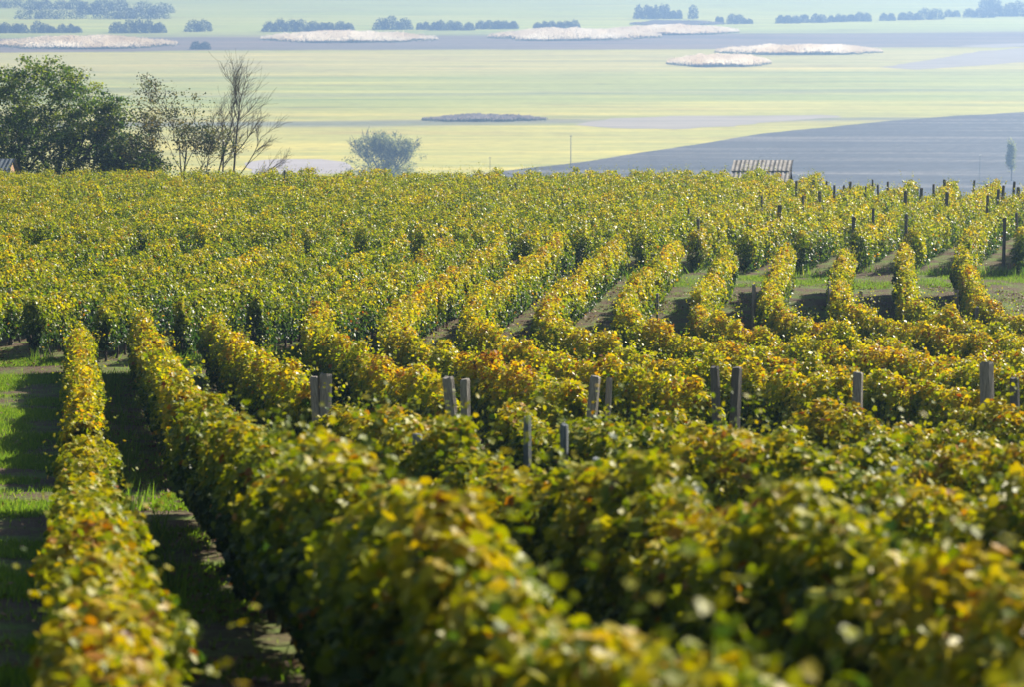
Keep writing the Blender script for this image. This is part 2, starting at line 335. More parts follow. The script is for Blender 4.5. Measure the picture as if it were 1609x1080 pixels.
# ------------------------------------------------------------------ vine rows
nA, nB, nC = N2(1), N2(2), N2(3)
trunk_meshes = []
for s_ in range(3):
    rr = random.Random(40 + s_); mb = MB(); x = y = 0; pts = []; rad = []
    for i in range(7):
        pts.append((x, y, i * .13 - .05)); rad.append(.036 - .003 * i + rr.uniform(-.003, .006)); x += rr.uniform(-.03, .03); y += rr.uniform(-.03, .03)
    mb.tube(pts, rad, 7); b0 = Vector(pts[-2])
    for sg in (-1, 1):
        mb.tube([b0, b0 + Vector((rr.uniform(-.04, .04), sg * .18, .12)), b0 + Vector((rr.uniform(-.05, .05), sg * .42, .17))], [.022, .018, .012], 6)
    me = mb.mesh('trunk', True); me.materials.append(M['vinebark']); trunk_meshes.append(me)
cane_total = [0, 0]
ROWS = []                          # (axis function, first Y, last Y) of every row
def vine_hedge(pt, y0, y1, dens, tmpl, size, hue0, label, group, seed, hgt=1.55, wid=.3, low=.42, trunks=True, wires=False, droop=.5, endbias=0.0):
    """pt(Y) -> X of the row's axis. One row of trellised vines = one thing."""
    g = np.random.default_rng(seed); L = y1 - y0; ROWS.append((pt, y0, y1))
    def across(v):
        d = (pt(v + .2) - pt(v - .2)) / .4; q = np.stack([np.ones_like(v), -d, np.zeros_like(v)], 1); return unit(q)
    xm, ym = pt(y0), y0; base = np.array([xm, ym, float(ground(xm, ym))])
    root = empty('vine_hedge', base, label, 'vine row', group)
    n = int(L * dens); so = seed * 13.7
    y = np.concatenate([y0 + L * g.random(n), y0 + np.abs(g.normal(0, .4, int(dens * .55))), y1 - np.abs(g.normal(0, .3, int(dens * .3)))]).clip(y0 - .05, y1 + .05); n = len(y)
    # every vine bulges, rows thin out between vines
    per = .5 + .5 * np.cos((y + so) * 2 * PI / 1.05); keep = g.random(n) < .62 + .38 * per
    y = y[keep]; n = len(y)
    top = hgt * (.87 + .26 * nA(y / 1.15 + so, y * 0 + seed)) + .22 * (nB(y / .33 + so, y * 0) - .5)
    bot = low * (.55 + .9 * nC(y / .9 + so, y * 0 + 3))
    q = g.random(n) ** .85; z = bot + (top - bot) * q
    side = np.where(g.random(n) < .5, -1.0, 1.0)
    prof = np.sin(np.clip(.12 + .80 * q, 0, 1) * PI) ** .55
    lump = .30 + 1.35 * nA(y / .42 + so + 40 * side, z / .38 + 7 * side)
    lump2 = .8 + .5 * nB(y / 1.9 + so, z / .9 + 5 * side)
    depth = np.clip(1 - np.abs(g.normal(0, .28, n)), .1, 1.1)
    off = side * wid * prof * lump * lump2 * depth
    cap = q > .86
    off[cap] *= g.random(cap.sum()) * .9
    X = pt(y); nrm = across(y)
    P = np.stack([X, y, ground(X, y) + z], 1) + nrm * off[:, None]
    N = nrm * side[:, None] * (1.0 - .75 * q[:, None]) + np.array([0, 0, 1.0]) * (.25 + .95 * q[:, None] ** 2) + g.normal(0, .62, (n, 3))
    T = np.array([0, 0, -1.0]) * droop + nrm * side[:, None] * .55 + g.normal(0, .6, (n, 3))
    sz = size * (.65 + .6 * g.random(n))
    lf = nC(y / 1.4 + so, z / .8) - .5
    hue = hue0 + .26 * lf + .10 * (nB(y / 7 + so, y * 0 + 9) - .5) + g.normal(0, .10, n) + (.56 if tmpl is not T_FAR else .42) * (q - .66) + .10 * (depth - .8)  # lower, inner leaves stay greener; darkened further to paint the rows' shaded faces
    rusty = g.random(n) < .03; hue[rusty] = .86 + .14 * g.random(rusty.sum())
    Ps, Ns, Ts, Zs, Hs = [P], [N], [T], [sz], [hue]
    # shoots that stand or flop out of the hedge
    ns = int(L * 5.0)
    sy = y0 + L * g.random(ns); k = 9
    sX = pt(sy); nrs = np.repeat(across(sy), 9, 0)
    st = hgt * (.87 + .25 * nA(sy / 1.15 + so, sy * 0 + seed)); ln = .12 + .5 * g.random(ns) ** 2
    dx = g.normal(0, .5, ns).clip(-.9, .9); dy = g.normal(0, .5, ns)
    t = np.linspace(0, 1, k)[None, :] * (.8 + .2 * g.random((ns, k)))
    px = (g.normal(0, .14, ns))[:, None] + dx[:, None] * ln[:, None] * t
    py = sy[:, None] + dy[:, None] * ln[:, None] * t
    pz = st[:, None] - .12 + ln[:, None] * (t * 1.25 - .45 * np.abs(dx)[:, None] * t * t)
    SP = np.stack([np.repeat(sX, k), py.ravel(), np.zeros(ns * k)], 1) + nrs * px.ravel()[:, None]
    SP[:, 2] = ground(SP[:, 0], SP[:, 1]) + pz.ravel(); SP += g.normal(0, .03, SP.shape)
    Ps.append(SP); Ns.append(g.normal(0, .6, SP.shape) + np.array([0, 0, .8])); Ts.append(g.normal(0, .7, SP.shape) + np.array([0, 0, -.3]))
    Zs.append(size * (.9 - .45 * t.ravel()) * (.8 + .4 * g.random(ns * k))); Hs.append(hue0 - .02 + .06 * t.ravel() + g.normal(0, .12, ns * k))
    # oversized dark green leaves, added inside the hedge to block sunlight
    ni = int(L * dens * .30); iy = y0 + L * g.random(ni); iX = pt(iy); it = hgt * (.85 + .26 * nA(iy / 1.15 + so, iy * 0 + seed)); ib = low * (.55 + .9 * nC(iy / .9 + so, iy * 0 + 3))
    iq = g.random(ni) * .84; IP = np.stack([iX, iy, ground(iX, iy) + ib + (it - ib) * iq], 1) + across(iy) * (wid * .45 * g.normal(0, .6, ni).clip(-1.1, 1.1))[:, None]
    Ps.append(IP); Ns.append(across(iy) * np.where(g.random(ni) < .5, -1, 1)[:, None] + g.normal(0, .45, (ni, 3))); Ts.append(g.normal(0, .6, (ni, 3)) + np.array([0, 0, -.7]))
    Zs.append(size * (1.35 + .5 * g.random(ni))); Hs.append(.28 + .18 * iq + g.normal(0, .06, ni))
    P = np.concatenate(Ps); N = np.concatenate(Ns); T = np.concatenate(Ts); Z = np.concatenate(Zs); H = np.concatenate(Hs)
    cane_total[0] += len(P)
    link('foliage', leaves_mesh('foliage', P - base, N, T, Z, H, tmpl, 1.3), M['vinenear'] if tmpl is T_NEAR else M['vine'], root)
    if trunks:
        for i in range(int(L / 1.05)):
            yy = y0 + .3 + i * 1.05 + g.normal(0, .06); X_ = float(pt(yy))
            o = link('trunk', trunk_meshes[int(g.integers(3))], M['vinebark'], root, (X_ - base[0], yy - base[1], float(ground(X_, yy)) - base[2]))
            o.rotation_euler.z = PI * int(g.integers(2)) + g.normal(0, .15); o.scale = (1, 1, .85 + .25 * g.random()); cane_total[1] += 1
    if wires:
        for hz in (.7, 1.05):
            mb = MB(); yy = np.arange(y0, y1 + 1, 2.0).clip(y0, y1); pts = []
            for v in yy:
                X_ = pt(v); pts.append((X_ - base[0], v - base[1], float(ground(X_, v)) + hz - base[2]))
            mb.tube(pts, [.003] * len(pts), 4); link('trellis_wire', mb, M['wire'], root)
    return root
def visible_span(pt, y0, y1, margin=330):
    ys = [v for v in np.arange(y0, y1, .25) if -margin - 900 / max(v, 1) < px_of(pt(v), v, float(ground(pt(v), v)) + 1)[0] < 1609 + margin + 1100 / max(v, 1)]
    return (min(ys), max(ys) + .25) if ys and max(ys) - min(ys) > 1.5 else None
ORD = 'zero first second third fourth fifth sixth seventh eighth ninth tenth eleventh twelfth thirteenth fourteenth fifteenth sixteenth seventeenth eighteenth nineteenth twentieth'.split()

# lower slope: X of each row at Y = 40; they run 9 degrees left of the view
LOWX = [-6.1, -4.6, -2.8, -.74, 1.15, 3.1, 5.06, 7.1, 9.1, 11.0, 12.95, 14.9, 16.8]
def low(x40): return lambda Y: x40 - .155 * (Y - 40)
def curved(x40):                   # straight to Y = 62, bends to the right up to Y = 80, straight again
    def f(Y):
        Y = np.asarray(Y, float); t = np.clip(Y - 62, 0, 18)
        return x40 - .155 * (Y - 40) + .01567 * t * t / 2 + .282 * np.maximum(Y - 80, 0)
    return f
near_labels = [
    'low blurred golden vine row down the left edge, beside the broad grass alley',
    'tall front vine row with dark left face and bare stems at its foot',
    'front vine row whose far end stands at the two pale posts left of centre',
    'front vine row whose far end stands at the tall split post leaning left',
    'front vine row whose far end stands at the post leaning right near the centre',
    'front vine row ending at the dark post beside a paler stump, right of centre',
    'front vine row at right, ending at the small pale post',
    'short piece of front vine row at the right edge, ending at the thick grey post']
for k, x40 in enumerate(LOWX[:8]):
    f = low(x40) if k != 1 else (lambda Y: low(LOWX[1])(Y) + .06 * np.clip(11 - np.asarray(Y, float), 0, 6)); sp = visible_span(f, 4.2 if k == 0 else 5.0, 37.0 if k < 2 else 35.6)
    if not sp: continue
    ya, yb = sp
    hg = 1.0 if k == 0 else (1.47 if k == 1 else 1.42)
    vine_hedge(f, ya, yb, (1150 if k == 0 else 1750) if k < 3 else 1500, T_NEAR, .075, [.60, .51, .51, .52, .53, .53, .54, .54][k], near_labels[k], 'vine rows of the front block', 100 + k,
               hgt=hg, wid=.26 if k == 0 else .30, low=.26 if k == 0 else .27, wires=k > 0)
for k, x40 in enumerate(LOWX):
    f = low(x40) if k < 3 else curved(x40)
    sp = visible_span(f, 41.2, 70.3 if k < 3 else (97.0 if k < 8 else 93) + (k * 3) % 4 * .5)
    if not sp: continue
    if k < 3: lab = ['leftmost golden vine row running down to the lower edge of the grass strip', 'second golden vine row from the left, ending at the lower grass strip', 'third golden vine row from the left, ending at the lower grass strip'][k]
    else: lab = f'long golden vine row bending right up the slope, {ORD[k - 2]} from the left of such rows'
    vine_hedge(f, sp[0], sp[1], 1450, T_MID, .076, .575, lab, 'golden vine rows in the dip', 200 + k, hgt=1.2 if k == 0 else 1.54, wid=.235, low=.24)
# green rows left of the bend, beyond the lower grass strip
kk = 0
for i in range(10):
    f = (lambda x: (lambda Y: x + .127 * (Y - 73)))(-22.4 + 1.95 * i)
    sp = visible_span(f, 73.2 + (i * 7) % 3 * .3, 97 + (i * 3) % 4 * .5, 200)
    if not sp: continue
    kk += 1
    vine_hedge(f, sp[0], sp[1], 900, T_MID, .080, .47, f'green vine row behind the left grass strip, {ORD[kk]} of them from the left', 'green vine rows behind the left grass strip', 300 + i, hgt=1.56, wid=.25, low=.30)
# upper block up to the crest
UPX = [.4 + 1.95 * i for i in range(-24, 12)]
kk = 0
for i, x100 in enumerate(UPX):
    f = (lambda x: (lambda Y: x + .27 * (Y - 100)))(x100)
    yend = 147 if x100 < 1 else (140 if x100 < 4.5 else 131)
    sp = visible_span(f, 100.2 + (i * 5 % 4) * .25, yend, 200)
    if not sp: continue
    if x100 < -8.5: lab = 'far lime green vine row merging with its neighbours in the upper left of the vineyard'
    else:
        kk += 1; lab = f'far vine row with dark end, {ORD[kk]} along the upper grass strip'
    vine_hedge(f, sp[0], sp[1], 720, T_FAR, .088, 0.50 if x100 < 2 else .54, lab, 'vine rows of the upper block', 400 + i, hgt=1.56, wid=.27, low=.16, trunks=x100 > -9 and False)
print('leaves', cane_total)

# ------------------------------------------------------------------ grass, weeds, leaf litter
def scatter(name, regions, mat, hue, hgt, wid, label, seed, flat=False, clump=1.0):
    g = np.random.default_rng(seed); Ps = []
    for (fx0, fx1, y0, y1, dens) in regions:
        yy = y0 + (y1 - y0) * g.random(int(dens * (y1 - y0)))
        a = np.array([fx0(v) for v in yy]); b = np.array([fx1(v) for v in yy]); xx = a + (b - a) * g.random(len(yy))
        kp = g.random(len(yy)) < np.clip((nA(xx * .9 + 50, yy * .9) - .36) * 3 * clump + (1 - clump), 0.02, 1)
        Ps.append(np.stack([xx[kp], yy[kp]], 1))
    xy = np.concatenate(Ps); n = len(xy); P = np.stack([xy[:, 0], xy[:, 1], ground(xy[:, 0], xy[:, 1]) + .01], 1)
    if flat:
        me = leaves_mesh(name, P + np.array([0, 0, .03]), g.normal(0, .35, (n, 3)) + np.array([0, 0, 1.]), g.normal(0, 1, (n, 3)), wid * (.6 + .7 * g.random(n)), hue + g.normal(0, .25, n), T_FAR, 2.0)
    else:
        tip = g.normal(0, .42, (n, 3)) + np.array([0, 0, 1.0]); N = g.normal(0, 1, (n, 3)); N[:, 2] = 0
        s = hgt * (.45 + 1.0 * g.random(n))
        tv = T_BLADE[0].copy(); tv[:, 1] *= wid / hgt
        me = leaves_mesh(name, P, N, tip, s, hue + g.normal(0, .2, n), (tv, T_BLADE[1]))
    return tag(link(name, me, mat), label, None, None, 'stuff')
fA, fB = low(LOWX[0]), low(LOWX[1])
c_ = lambda v: (lambda Y: v)
reg = [(lambda Y: fA(Y) - 2.6, lambda Y: fA(Y) - .25, 10, 69, 2600), (c_(-16), c_(-3.5), 69.0, 73.8, 17000), (c_(4), c_(21), 95.2, 100.0, 11000), (lambda Y: fA(Y) + .1, lambda Y: fB(Y) - .1, 16, 69, 900),
       (c_(3), c_(18), 72, 96, 1500), (c_(-14), c_(2), 73, 96, 500), (lambda Y: fB(Y) + .3, lambda Y: fB(Y) + 1.7, 50, 70, 200)]
scatter('grass', reg, M['grass'], .35, .075, .014, 'short green grass in the alleys and on the two strips', 11)
scatter('weeds', [(c_(-12.5), c_(-5), 72.6, 75, 1100), (lambda Y: fA(Y) + .1, lambda Y: fA(Y) + .9, 22, 68, 60), (c_(4), c_(20), 99.5, 101.5, 1500)], M['grass'], .25, .30, .03, 'taller tufts of weeds at the ends of the rows', 12)
scatter('fallen_leaves', [(lambda Y: fA(Y) - .4, lambda Y: fB(Y) + .2, 14, 69, 90), (lambda Y: fA(Y) - 2.4, fA, 12, 69, 14), (c_(-14), c_(18), 72, 96, 900), (c_(-14), c_(-4), 71.5, 75, 300)], M['fallen'], .5, .05, .09, 'brown fallen vine leaves scattered over the soil', 13, True)

# ------------------------------------------------------------------ posts
def post_mesh(seed, r, H, sides=7, flat=.8):
    rr = random.Random(seed); mb = MB(); pts = []; ring = [rr.uniform(.82, 1.15) for _ in range(sides)]
    zs = [-.4, .3, .8, 1.2, H - .02, H]
    vs = []
    for i, z in enumerate(zs):
        for k in range(sides):
            t = 2 * PI * k / sides; q = r * ring[k] * (1 - .05 * i / 5) * (.86 if i == 5 else 1) + rr.uniform(-.004, .004)
            vs.append((q * math.cos(t), flat * q * math.sin(t), z + (rr.uniform(-.015, .02) if i >= 4 else 0)))
    fs = [(i * sides + k, i * sides + (k + 1) % sides, (i + 1) * sides + (k + 1) % sides, (i + 1) * sides + k) for i in range(5) for k in range(sides)]
    fs.append(tuple(5 * sides + k for k in range(sides))); mb.add(vs, fs); return mb.mesh('vineyard_post')
PM = {}
for nm, mt in (('post', M['post']), ('darkpost', M['darkpost']), ('bluepost', M['bluepost'])):
    PM[nm] = []
    for s_ in range(4):
        me = post_mesh(60 + s_, .075 if nm != 'darkpost' else .062, 1.9, 7 if s_ % 2 else 5); me.materials.append(mt); PM[nm].append(me)
def post(px, py, label, group, kind='post', H=1.9, Y=None, lean=(0, 0), thick=1.0, k=[0]):
    if Y is None:
        lo, hi = (2.0, 170.0); best = None
        for v in np.arange(30, 168, .1):
            x, _, z = at(px, py, v)
            if z <= float(ground(x, v)) + H: best = v; break
        Y = best if best else 131
        cand = []
        for v in np.arange(Y - 14, Y + 14, .1):
            x, _, z = at(px, py, v); hh = z - float(ground(x, v))
            if (1.4 if H < 1.7 else 1.6) < hh < (1.68 if H < 1.7 else 2.1):
                for f, a, b in ROWS:
                    if a + .1 < v < b - .1: cand.append((abs(x - f(v)) + .02 * abs(v - Y), v))
        if cand: Y = min(cand)[1]
    x, _, z = at(px, py, Y); gz = float(ground(x, Y)); k[0] += 1
    o = link('vineyard_post', PM[kind][k[0] % 4], None, None, (x, Y, gz)); hh = max(.9, z - gz)
    o.scale = (thick, thick, hh / 1.9); o.rotation_euler = (lean[0], lean[1], random.uniform(0, 6) if lean == (0, 0) else 0)
    o.location.x -= math.sin(lean[1]) * hh
    return tag(o, label, 'post', group)
GP = 'posts along the line where the rows meet'
for a in [(493, 594, 'lower pale stump of the pair of flat topped posts left of centre', (0, 0), 1.0), (511, 588, 'wider pale flat topped post of the pair left of centre', (0, .0), 1.25),
          (703, 593, 'long split grey post leaning left, fully seen down its side', (0, -.10), 1.25), (731, 596, 'short grey post just right of the long leaning split post', (0, 0), 1.1),
          (935, 592, 'grey post leaning right near the centre', (0, .09), 1.2), (957, 594, 'thin post almost hidden beside the right leaning post', (0, 0), .6),
          (1122, 576, 'tall dark brown post left of a paler stump, right of centre', (0, 0), 1.15), (1158, 578, 'pale flat topped stump right of the tall dark brown post', (0, .03), 1.45),
          (1348, 587, 'short pale post half buried in leaves, between the stump and the thick grey post', (0, 0), 1.15), (1550, 570, 'thick tall grey post near the right edge', (0, 0), 1.35),
          (1594, 595, 'dull brown post at the right edge beside the thick grey one', (0, 0), 1.2)]:
    post(a[0], a[1], a[2], GP, 'darkpost' if 'dark' in a[2] or 'dull' in a[2] else 'post', Y=40.1 + .3 * random.random(), lean=a[3] if a[3] != (0, 0) else (random.uniform(-.04, .04), random.uniform(-.06, .06)), thick=a[4])
GF = 'bluish posts standing in the front rows'
for px, py, Y, lab in [(718, 698, 25.5, 'blue grey post top poking from leaves below the long split post'), (655, 684, 27.5, 'small blurred post top left of the blue grey post top'),
                       (829, 655, 31, 'thin blurred post between the split post and the right leaning post'), (886, 668, 29, 'thin grey post below the right leaning post'),
                       (938, 722, 22.5, 'blurred blue grey post below the centre of the front rows'), (1408, 738, 20.5, 'tall blurred blue grey post in the front right rows')]:
    post(px, py, lab, GF, 'bluepost', Y=Y, thick=.75)
GM = 'posts at the bend between golden and green rows'
for px, py, lab in [(1033, 461, 'pale post standing clear at the foot of an earthy alley'), (1185, 447, 'small post behind the dark rounded row end right of centre'), (1303, 442, 'post at the row end beside the right hand brown alley'),
                    (1353, 457, 'post half hidden in gold leaves between two brown alleys'), (1503, 455, 'post at the row end left of the bright grass at far right'), (1535, 482, 'low post top in front of the grass at far right'),
                    (305, 468, 'dark post at the head of the gap above the left grass'), (322, 460, 'grey post just right of the dark one above the left grass'), (491, 466, 'post top among leaves above the golden rows, left of centre'),
                    (563, 457, 'post top right of the other one above the golden rows'), (203, 470, 'thin post above the second golden row from the left'), (70, 432, 'grey post in the green rows near the left edge'), (15, 452, 'grey post at the left edge beside the trunks')]:
    post(px, py, lab, GM, 'post' if px != 305 else 'darkpost', H=1.62, thick=.8)
GU = 'posts in the green mass at upper left'
for px, py, lab in [(221, 362, 'grey post standing in leaves, upper left, taller of two'), (253, 360, 'dark post just right of the grey one, upper left'), (347, 380, 'short post right of a dark gap, upper left'), (313, 402, 'post top among green leaves below the short post'),
                    (262, 428, 'faint post above the left golden rows'), (404, 422, 'post top in green leaves left of the centre'), (125, 380, 'faint dark post top at left in the green mass'), (85, 362, 'faint grey post top farthest left in the green mass'),
                    (457, 357, 'dark broad post against the shaded row end, left of centre'), (693, 362, 'post top beside a dark gap in the middle of the upper rows'), (655, 290, 'small dark post near the crest above the centre'), (810, 288, 'small dark post near the crest right of centre')]:
    post(px, py, lab, GU, 'darkpost' if 'dark' in lab else 'post', H=1.6, thick=.8)
GE = 'end posts along the upper grass strip'
for px, py, Y, lab in [(1097, 344, 101.5, 'dark end post farthest left along the upper grass strip'), (1341, 340, 101.5, 'dark end post of the darkest leafy row end'), (1424, 337, 101.5, 'dark end post with bare trunk below, right of the darkest row end'), (1579, 342, 101.5, 'dark end post near the right edge')]:
    post(px, py, lab, GE, 'darkpost', Y=Y, thick=1.15)
GC = 'dark posts along the right crest'
crest = [(1194, 298), (1197, 308), (1219, 291), (1225, 322), (1251, 284), (1262, 307), (1274, 289), (1279, 282), (1288, 300), (1299, 284), (1311, 291), (1326, 291), (1336, 285), (1360, 292), (1371, 282), (1372, 327), (1379, 290), (1395, 285),
         (1405, 298), (1423, 300), (1448, 295), (1467, 289), (1484, 282), (1488, 302), (1531, 283), (1538, 303), (1551, 291), (1552, 307), (1569, 297), (1577, 291), (1594, 285), (1600, 294), (1597, 334), (1082, 327), (447, 267)]
ROWL = ['against the blue field', 'above the leaves']
TENS = {20: 'twentieth', 30: 'thirtieth'}
def ordw(n):
    if n <= 20: return ORD[n]
    if n in TENS: return TENS[n]
    return {2: 'twenty', 3: 'thirty'}[n // 10] + '-' + ORD[n % 10]
for i, (px, py) in enumerate(crest):
    if px == 447: lab = 'lone black post on the left crest below the pale strip'
    elif px == 1082: lab = 'dark post top in green leaves left of the shed roof'
    elif py > 320: lab = {1225: 'low dark post in the leaves below the shed roof', 1372: 'low dark post in the leaves below the tallest crest posts', 1597: 'low dark post in the leaves at the right edge'}[px]
    else: lab = f'dark vineyard post, {ordw(1 + sum(1 for q in crest if q[0] < px and q[1] <= 320 and q[0] > 1100))} from the left along the right crest'
    post(px, py, lab, GC, 'darkpost', H=1.95, thick=random.uniform(.8, 1.35), lean=(0, random.uniform(-.06, .08)))

# ------------------------------------------------------------------ trees
def branch(mb, p, d, L, r, lvl, maxl, rr, tips, bend=.35, kids=(3, 5), up=.15, ratio=.62, wind=Vector((0, 0, 0)), spread=.75, rmin=.008, nseg=5, sides=6):
    pts = [p.copy()]; rad = [r]; q = p.copy(); dd = d.normalized()
    for i in range(nseg):
        dd = (dd + Vector((rr.gauss(0, bend), rr.gauss(0, bend), rr.gauss(0, bend))) * .35 + Vector((0, 0, up)) * .35 + wind * .35).normalized()
        q = q + dd * (L / nseg); pts.append(q.copy()); rad.append(max(rmin, r * (1 - .62 * (i + 1) / nseg)))
    mb.tube(pts, rad, max(4, sides - lvl), cap=lvl == 0)
    if lvl >= maxl: tips.append((q.copy(), dd.copy())); return
    for k in range(rr.randint(*kids)):
        t = rr.uniform(.35, 1.0) if k else 1.0; i = min(nseg - 1, int(t * nseg)); b = pts[i].lerp(pts[i + 1], t * nseg - i)
        ax = Vector((rr.gauss(0, 1), rr.gauss(0, 1), rr.gauss(0, .7))); ax = (ax - dd * ax.dot(dd)).normalized()
        nd = (dd + ax * rr.uniform(.5, 1.15) * spread).normalized()
        branch(mb, b, nd, L * ratio * rr.uniform(.75, 1.2), max(rmin, rad[i] * .62), lvl + 1, maxl, rr, tips, bend, kids, up, ratio, wind, spread, rmin, max(3, nseg - 1), sides)
    if lvl >= maxl - 1: tips.append((q.copy(), dd.copy()))
def spray_leaves(tips, per, rad, flat, size, g, hue, tmpl=T_FAR, huevar=.25):
    c = np.array([t[0] for t in tips]); n = len(c) * per
    P = np.repeat(c, per, 0) + np.clip(g.normal(0, 1, (n, 3)), -2, 2) * np.array([rad, rad, rad * flat]) * np.repeat(.6 + .7 * g.random(len(c)), per)[:, None]
    N = g.normal(0, .6, (n, 3)) + np.array([0, 0, .9]); T = g.normal(0, 1, (n, 3)) + np.array([0, 0, -.4])
    H = np.repeat(hue + g.normal(0, huevar, len(c)), per) + g.normal(0, .12, n)
    return P, N, T, size * (.6 + .7 * g.random(n)), H
def tree(px, Y, label, stems, leafmat, barkmat, seed, per, lrad, flat, lsize, hue, group=None, extra=None, name='tree', huevar=.25, keep=None, tip_keep=1.0):
    rr = random.Random(seed); g = np.random.default_rng(seed)
    x = at(px, 300, Y)[0]; z = float(ground(x, Y)); root = empty(name, (x, Y, z), label, 'tree', group); mb = MB(); tips = []
    if Y > 300: root.scale = (K, K, K)
    for st in stems: branch(mb, Vector(st['p']), Vector(st['d']), st['L'], st['r'], 0, st.get('lv', 3), rr, tips, **st.get('kw', {}))
    if extra: tips += extra(rr)
    me = mb.mesh('trunk', True); link('trunk', me, barkmat, root)
    if keep: tips = [t for t in tips if keep(t[0])]
    tips = [t for t in tips if rr.random() < tip_keep]
    if per and tips:
        link('crown', leaves_mesh('crown', *spray_leaves(tips, per, lrad, flat, lsize, g, hue, T_FAR, huevar), T_FAR), leafmat, root)
    return root, tips
# broad dark tree at left, four spreading limbs
kw = dict(bend=.5, kids=(3, 4), up=.10, ratio=.66, spread=.95, rmin=.012, sides=8)
def lower_skirt(rr):
    out = []
    for i in range(150):
        a = rr.uniform(0, 2 * PI); q = rr.random() ** .5; out.append((Vector((5.6 * q * math.cos(a) + .6, 3.4 * q * math.sin(a), rr.uniform(1.0, 3.4))), Vector((0, 0, 1))))
    for i in range(240):
        v = Vector((rr.gauss(0, 1), rr.gauss(0, 1), rr.gauss(0, 1))).normalized(); v.z = abs(v.z) * 1.0
        k = rr.uniform(.72, 1.0); out.append((Vector((4.9 * v.x * k + .1, 3.8 * v.y * k, 3.4 + 4.7 * v.z * k)), v))
    return out
tree(66, 166, 'broad dark green leafy tree with spreading limbs at the left edge',
     [dict(p=(0, 0, -.2), d=(-.5, 0, 1), L=3.4, r=.24, kw=kw), dict(p=(.15, .1, -.2), d=(.1, .2, 1), L=3.7, r=.26, kw=kw), dict(p=(.3, 0, -.2), d=(.75, -.1, 1), L=3.6, r=.22, kw=kw), dict(p=(-.3, .1, -.2), d=(-1, .2, 1), L=3.2, r=.18, kw=kw), dict(p=(.5, 0, -.1), d=(1.3, .3, .9), L=3.2, r=.15, kw=kw)],
     M['acacia'], M['bark'], 5, 80, .36, .42, .135, .48, extra=lower_skirt, keep=lambda p: p.z < 8.4 and p.x < 5.6 - max(0, p.z - 5.5) * .9)
# bushy green undergrowth tree between it and the thin one
tree(190, 164, 'low bushy green tree at the right foot of the broad dark tree',
     [dict(p=(0, 0, -.1), d=(-.3, 0, 1), L=1.7, r=.09, kw=kw), dict(p=(.4, 0, -.1), d=(.5, 0, 1), L=1.6, r=.08, kw=kw)], M['acacia'], M['bark'], 8, 40, .40, .6, .13, .42,
     extra=lambda rr: [(Vector((rr.gauss(0, 1.1), rr.gauss(0, .9), rr.uniform(.5, 2.7))), Vector((0, 0, 1))) for _ in range(70)], keep=lambda p: p.z < 3.6 and abs(p.x) < 2.6)
kws = dict(bend=.45, kids=(3, 4), up=.22, ratio=.62, spread=.8, rmin=.012, sides=6)
tree(285, 165, 'slender half bare tree with sparse olive and brown leaves',
     [dict(p=(0, 0, -.1), d=(.05, 0, 1), L=3.3, r=.07, kw=kws), dict(p=(-.3, 0, -.1), d=(-.35, 0, 1), L=3.2, r=.06, kw=kws), dict(p=(-.6, 0, -.1), d=(-.7, .1, 1), L=2.6, r=.05, kw=kws), dict(p=(.4, 0, -.1), d=(-.1, 0, 1), L=3.4, r=.06, kw=kws), dict(p=(.8, 0, -.1), d=(.2, 0, 1), L=2.8, r=.05, kw=kws)],
     M['sparse'], M['bark'], 21, 34, .32, .6, .12, .42, huevar=.3, keep=lambda p: p.z < 6.9, tip_keep=.92)
kwb = dict(bend=.26, kids=(9, 12), up=.10, ratio=.46, spread=.8, rmin=.005, wind=Vector((.15, 0, .06)), sides=6, nseg=6)
kwl = dict(bend=.10, kids=(16, 18), up=.14, ratio=.38, spread=1.25, rmin=.005, wind=Vector((.12, 0, .06)), sides=7, nseg=9)
tree(366, 165, 'leafless dark tree with a thin leader and twigs swept to the right',
     [dict(p=(0, 0, -.1), d=(.04, 0, 1), L=6.1, r=.075, lv=2, kw=kwl), dict(p=(-1.1, 0, -.1), d=(-.02, .1, 1), L=4.4, r=.06, lv=2, kw=kwb), dict(p=(-.8, .1, -.1), d=(.1, -.1, 1), L=5.0, r=.062, lv=2, kw=kwb), dict(p=(-1.5, 0, -.1), d=(-.25, .1, 1), L=4.2, r=.045, lv=2, kw=kwb),
      dict(p=(.1, 0, .9), d=(.9, .1, .8), L=3.0, r=.04, lv=2, kw=kwb), dict(p=(.1, 0, .5), d=(1.2, -.1, .6), L=2.8, r=.035, lv=2, kw=kwb)],
     M['sparse'], M['bark'], 33, 2, .1, .8, .06, .8, tip_keep=.05)
# pale willow-like tree out on the meadow
kww = dict(bend=.28, kids=(4, 5), up=.24, ratio=.56, spread=.72, rmin=.03, sides=6)
def fan(rr): return []
tree(606, 428 * K, 'round pale grey green tree alone on the meadow above the vine crest',
     [dict(p=(rr_ * .2, 0, -.1), d=(rr_ * .62, .2 * (i % 3 - 1), 1), L=4.3, r=.17, kw=kww) for i, rr_ in enumerate((-1.7, -1.15, -.6, -.1, .45, 1.0, 1.55))], M['willow'], M['palebark'], 44, 16, .32, .9, .22, .5, tip_keep=.8, keep=lambda p: (p.x / 6.3) ** 2 + ((p.z - 2.9) / 4.8) ** 2 < 1,
     extra=lambda rr: [(Vector((rr.gauss(0, 2.7), rr.gauss(0, 1.6), rr.uniform(.2, 4.4))), Vector((0, 0, 1))) for _ in range(260)] + [(Vector((rr.uniform(-4.6, 4.6), rr.gauss(0, 1.6), rr.uniform(.1, 2.6))), Vector((0, 0, 1))) for _ in range(220)])
